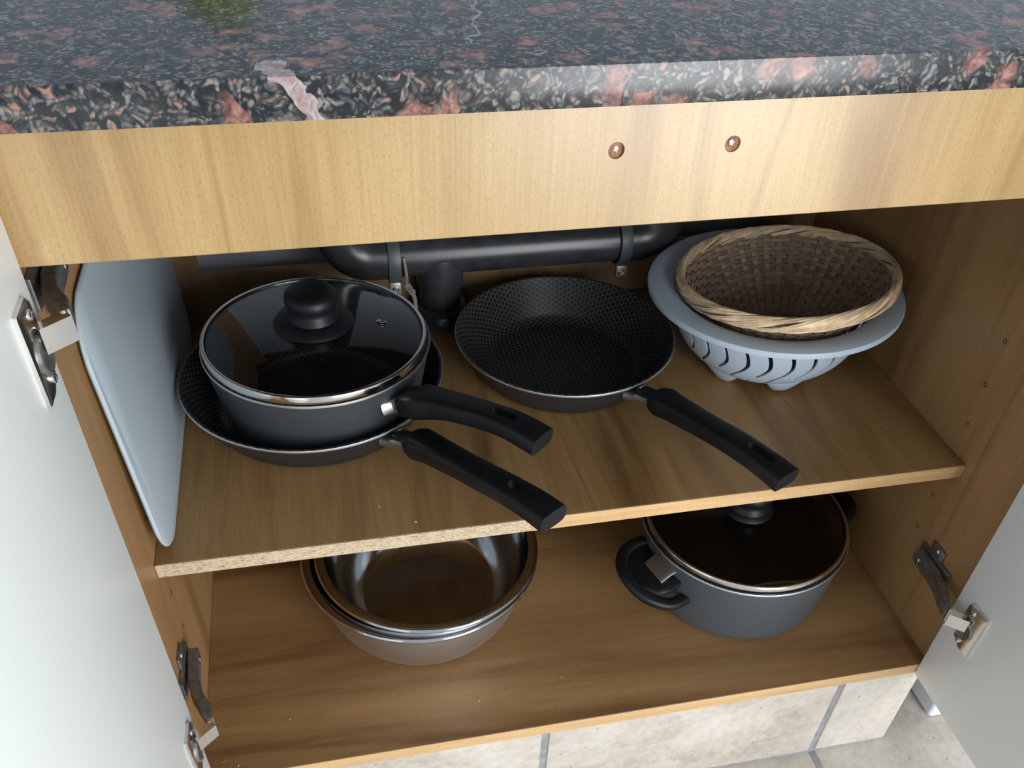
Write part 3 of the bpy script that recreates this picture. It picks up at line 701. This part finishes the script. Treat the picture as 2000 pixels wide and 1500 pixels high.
steel_bowl('mixing_bowl', 'smaller stainless steel mixing bowl, nested on top inside the larger one', 0.2635, 0.1850, ZBO + 0.0240, 0.1275, 0.096, 0.064, 0.0110)

# ------------------------------------------------------------------ colander
colr = thing('colander', 'blue-grey plastic colander with curved slots on the right of the shelf', 'colander', (0.6970, 0.3130, ZS + 0.0024), (math.radians(-0.8), math.radians(-1.6), 0))
HC = 0.100; RI, RO = 0.1190, 0.1455; RBASE = 0.060; ZBB = 0.013
NSL = 28; SUB = 7
def cprof(u):   # u 0 top .. 1 bottom of wall
    a = (1 - u) * PI / 2
    return RBASE + (RI - 0.006 - RBASE) * math.sin(a) ** 0.85, ZBB + (HC - 0.006 - ZBB) * (1 - math.cos(a)) ** 0.9
def cshear(u):  # S curve of the slots
    s = min(max((u - 0.10) / 0.85, 0), 1)
    return math.radians(4.0 * math.sin(min(s / 0.55, 1) * PI) - 17.0 * max(0, s - 0.30) ** 1.25 / 0.70 ** 1.25)
bm = bmesh.new()
NU = 40; us = [i / NU for i in range(NU + 1)]
cols = []     # angular columns: per slot: edges at +-half slot width
pitch = 2 * PI / NSL; hw = math.radians(1.15)
for k in range(NSL):
    base = k * pitch
    cols += [base - hw, base + hw] + [base + hw + (pitch - 2 * hw) * q / SUB for q in range(1, SUB)]
grid = []
for u in us:
    r, z = cprof(u); g = cshear(u)
    grid.append([bm.verts.new((r * math.cos(c + g), r * math.sin(c + g), z)) for c in cols])
NCOL = len(cols); per = 1 + SUB
for i in range(NU):
    u = (us[i] + us[i + 1]) / 2
    for j in range(NCOL):
        k = j // per
        if j % per == 0:
            if k % 2 == 0 and 0.14 < u < 0.86: continue
            if k % 2 == 1 and (0.14 < u < 0.55 or 0.66 < u < 0.78): continue
        bm.faces.new((grid[i][j], grid[i][(j + 1) % NCOL], grid[i + 1][(j + 1) % NCOL], grid[i + 1][j]))
bot = bm.faces.new(grid[-1])
bmesh.ops.recalc_face_normals(bm, faces=bm.faces)
r = bmesh.ops.solidify(bm, geom=bm.faces[:], thickness=-0.0020)
obj('strainer_bowl', bm, M['colander'], colr, smooth=40)
bm = bmesh.new(); r0, z0 = cprof(0)
lathe(bm, [(r0 - 0.001, z0 - 0.003), (r0 + 0.002, z0 + 0.002), (RI + 0.002, HC - 0.0015), (RI + 0.008, HC), (RO - 0.006, HC + 0.0005), (RO - 0.001, HC - 0.0010), (RO, HC - 0.0035), (RO - 0.0006, HC - 0.0075), (RO - 0.0024, HC - 0.0075), (RO - 0.003, HC - 0.0035), (RO - 0.008, HC - 0.0022), (RI + 0.006, HC - 0.0026), (RI, HC - 0.005), (r0 + 0.0025, z0 - 0.003), (r0 - 0.001, z0 - 0.003)], 128)
obj('rim', bm, M['colander'], colr, smooth=35)
for k in range(6):
    a = math.radians(-91 - 60 * k)
    bm = bmesh.new(); d = Vector((math.cos(a), math.sin(a), 0)); s = Vector((-d.y, d.x, 0)); rings = []
    for (dz, rr, ww, dd) in ((0.030, 0.080, 0.060, 0.014), (0.018, 0.074, 0.050, 0.021), (0.007, 0.068, 0.035, 0.020), (0.001, 0.066, 0.024, 0.015), (0.0, 0.066, 0.018, 0.010)):
        rings.append([bm.verts.new(d * (rr + dd / 2 * math.sin(t)) + s * (ww / 2 * math.cos(t)) + Vector((0, 0, dz + (0.010 * (dd / .02) * max(0, math.sin(t)) if dz > 0.02 else 0)))) for t in [2 * PI * q / 18 for q in range(18)]])
    for A, B in zip(rings, rings[1:]):
        for q in range(18): bm.faces.new((A[q], A[(q + 1) % 18], B[(q + 1) % 18], B[q]))
    bm.faces.new(rings[0]); bm.faces.new(rings[-1]); obj('foot', bm, M['colander'], colr, smooth=60)

# ------------------------------------------------------------------ woven basket in the colander
bask = thing('bread_basket', 'round woven bamboo basket resting tilted inside the plastic colander', 'basket', (0.7105, 0.3030, ZS + 0.0380), (math.radians(-5.0), math.radians(-5.8), 0))
BH, BR, BB = 0.079, 0.1180, 0.052
NST = 42
def bprof(t):   # t 0 bottom .. 1 top
    return BB + (BR - BB) * t ** 0.92, 0.002 + BH * t ** 1.05
def ribbon(bm, pts, nrm, w, th, closed=False):
    """flat strip: pts centre line, nrm outward normals, w widths along third axis"""
    n = len(pts); rings = []
    for i in range(n):
        t = (pts[(i + 1) % n] - pts[i - 1]) if closed else (pts[min(i + 1, n - 1)] - pts[max(i - 1, 0)])
        t.normalize(); s = t.cross(nrm[i]).normalized(); u = nrm[i]
        rings.append([bm.verts.new(pts[i] + s * a * w / 2 + u * b * th / 2) for a, b in ((-1, -1), (1, -1), (1, 1), (-1, 1))])
    for i in range(n if closed else n - 1):
        A, B = rings[i], rings[(i + 1) % n]
        for j in range(4): bm.faces.new((A[j], A[(j + 1) % 4], B[(j + 1) % 4], B[j]))
    if not closed: bm.faces.new(rings[0]); bm.faces.new(rings[-1])
def bnorm(t, a):
    r0, z0 = bprof(max(t - .02, 0)); r1, z1 = bprof(min(t + .02, 1)); dr, dz = r1 - r0, z1 - z0; L = math.hypot(dr, dz)
    return Vector((math.cos(a) * dz / L, math.sin(a) * dz / L, -dr / L))
# stakes: flat splints from under the base up the wall
stake_mesh = None
for k in range(NST):
    if stake_mesh is None:
        pts, nr = [], []
        for r in (0.006, 0.025, 0.045): pts.append(Vector((r, 0, 0.001 + 0.0002 * math.sin(r * 900)))); nr.append(Vector((0, 0, -1)))
        for i in range(15):
            t = i / 14; r, z = bprof(t); pts.append(Vector((r, 0, z))); nr.append(bnorm(max(t, .03), 0))
        bm = bmesh.new(); ribbon(bm, pts, nr, 0.0068, 0.0010)
        o = obj('stake', bm, M['bamboo2'], bask, smooth=0); stake_mesh = o.data
    else: o = link('stake', stake_mesh, bask)
    o.rotation_euler = (0, 0, 2 * PI * k / NST)
# weavers: rings that pass in front of and behind alternate stakes
NW = 20
for j in range(NW):
    t = 0.03 + 0.96 * j / (NW - 1); r, z = bprof(t); pts, nr = [], []
    n = NST * 4
    for i in range(n):
        a = 2 * PI * i / n; ph = math.cos(NST / 2 * a + (PI if j % 2 else 0))
        off = 0.0016 * max(-1, min(1, ph * 1.5))
        nn = bnorm(t, a); pts.append(Vector((r * math.cos(a), r * math.sin(a), z)) + nn * off); nr.append(nn)
    bm = bmesh.new(); ribbon(bm, pts, nr, 0.0046 + 0.0006 * random.random(), 0.0010, closed=True)
    obj('weaver', bm, M['bamboo'], bask, smooth=30)
# base disc weave: concentric splints
for j in range(7):
    r = 0.007 + j * 0.0068; pts, nr = [], []; n = 168
    for i in range(n):
        a = 2 * PI * i / n; ph = math.cos(NST / 2 * a + (PI if j % 2 else 0)); nr.append(Vector((0, 0, -1))); pts.append(Vector((r * math.cos(a), r * math.sin(a), 0.0022 + 0.0012 * ph)))
    bm = bmesh.new(); ribbon(bm, pts, nr, 0.0066, 0.0009, closed=True); obj('base_weaver', bm, M['bamboo'], bask, smooth=30)
# rim: bundle of long splints twisted round one another
rr, rz = bprof(1.0); NS = 16
for k in range(NS):
    pts, nr = [], []; n = 120; m = 3 if k % 2 else 4
    ph0 = 2 * PI * k / NS + random.uniform(-.15, .15)
    for i in range(n):
        a = 2 * PI * i / n; ph = ph0 + m * a
        ra, rb = 0.0042, 0.0078
        c, s = math.cos(ph), math.sin(ph)
        wob = 0.0006 * math.sin(5 * a + k)
        rad = rr + 0.001 + (ra + wob) * c; zz = rz - 0.002 + (rb + wob) * s - 0.35 * ra * c * 0
        lean = Vector((math.cos(a) * c, math.sin(a) * c, s))
        pts.append(Vector((rad * math.cos(a), rad * math.sin(a), zz))); nr.append(lean.normalized())
    bm = bmesh.new(); ribbon(bm, pts, nr, 0.0036, 0.0011, closed=True); obj('rim_splint', bm, M['bamboo_rim'], bask, smooth=30)

# ------------------------------------------------------------------ neighbours and small things
app = thing('appliance', 'white appliance base on the floor tiles right of the open right door', 'appliance', (1.20, 0.29, 0.0))
bm = bmesh.new(); box(bm, 0.928, 1.47, 0.028, 0.54, 0.0008, 0.150, 0.006, 3); obj('plinth', bm, M['appliance'], app, world_mesh=True)
bm = bmesh.new(); box(bm, 0.870, 1.47, 0.010, 0.54, 0.1505, 0.85, 0.006, 3); obj('casing', bm, M['appliance'], app, world_mesh=True)
bt = thing('soap_bottle', 'green soap bottle at the back of the granite worktop', 'bottle', (0.115, 0.36, ZWT + 0.0003))
bm = bmesh.new(); lathe(bm, [(0, 0), (0.030, 0), (0.033, 0.004), (0.033, 0.024), (0, 0.0245)], 32); obj('base', bm, M['soap_cap'], bt)
bm = bmesh.new(); lathe(bm, [(0, 0.0246), (0.0325, 0.0246), (0.0335, 0.030), (0.034, 0.10), (0.030, 0.125), (0.014, 0.14), (0.012, 0.15), (0, 0.15)], 32); obj('body', bm, M['soap'], bt)
bm = bmesh.new(); lathe(bm, [(0, 0.1505), (0.0145, 0.1505), (0.0145, 0.168), (0.008, 0.172), (0.007, 0.185), (0, 0.186)], 24); obj('cap', bm, M['soap_cap'], bt)
bm = bmesh.new()
for x, y, z in ((0.212, 0.128, ZS), (0.245, 0.100, ZS), (0.345, 0.395, ZS), (0.362, 0.375, ZS), (0.02, 0.02, ZB), (0.035, 0.012, ZB), (0.30, 0.045, ZB), (0.09, 0.06, ZB), (0.40, 0.06, ZB)):
    vs = box(bm, -0.0011, 0.0011, -0.0005, 0.0005, 0, 0.0007); a = random.uniform(0, PI)
    for v in vs: v.co = Matrix.Rotation(a, 3, 'Z') @ v.co * random.uniform(.7, 1.3) + Vector((x, y, z + .0002))
tag(obj('crumbs', bm, M['crumb'], smooth=0), 'scattered pale crumbs on the shelf and cabinet bottom', 'crumbs', kind='stuff')
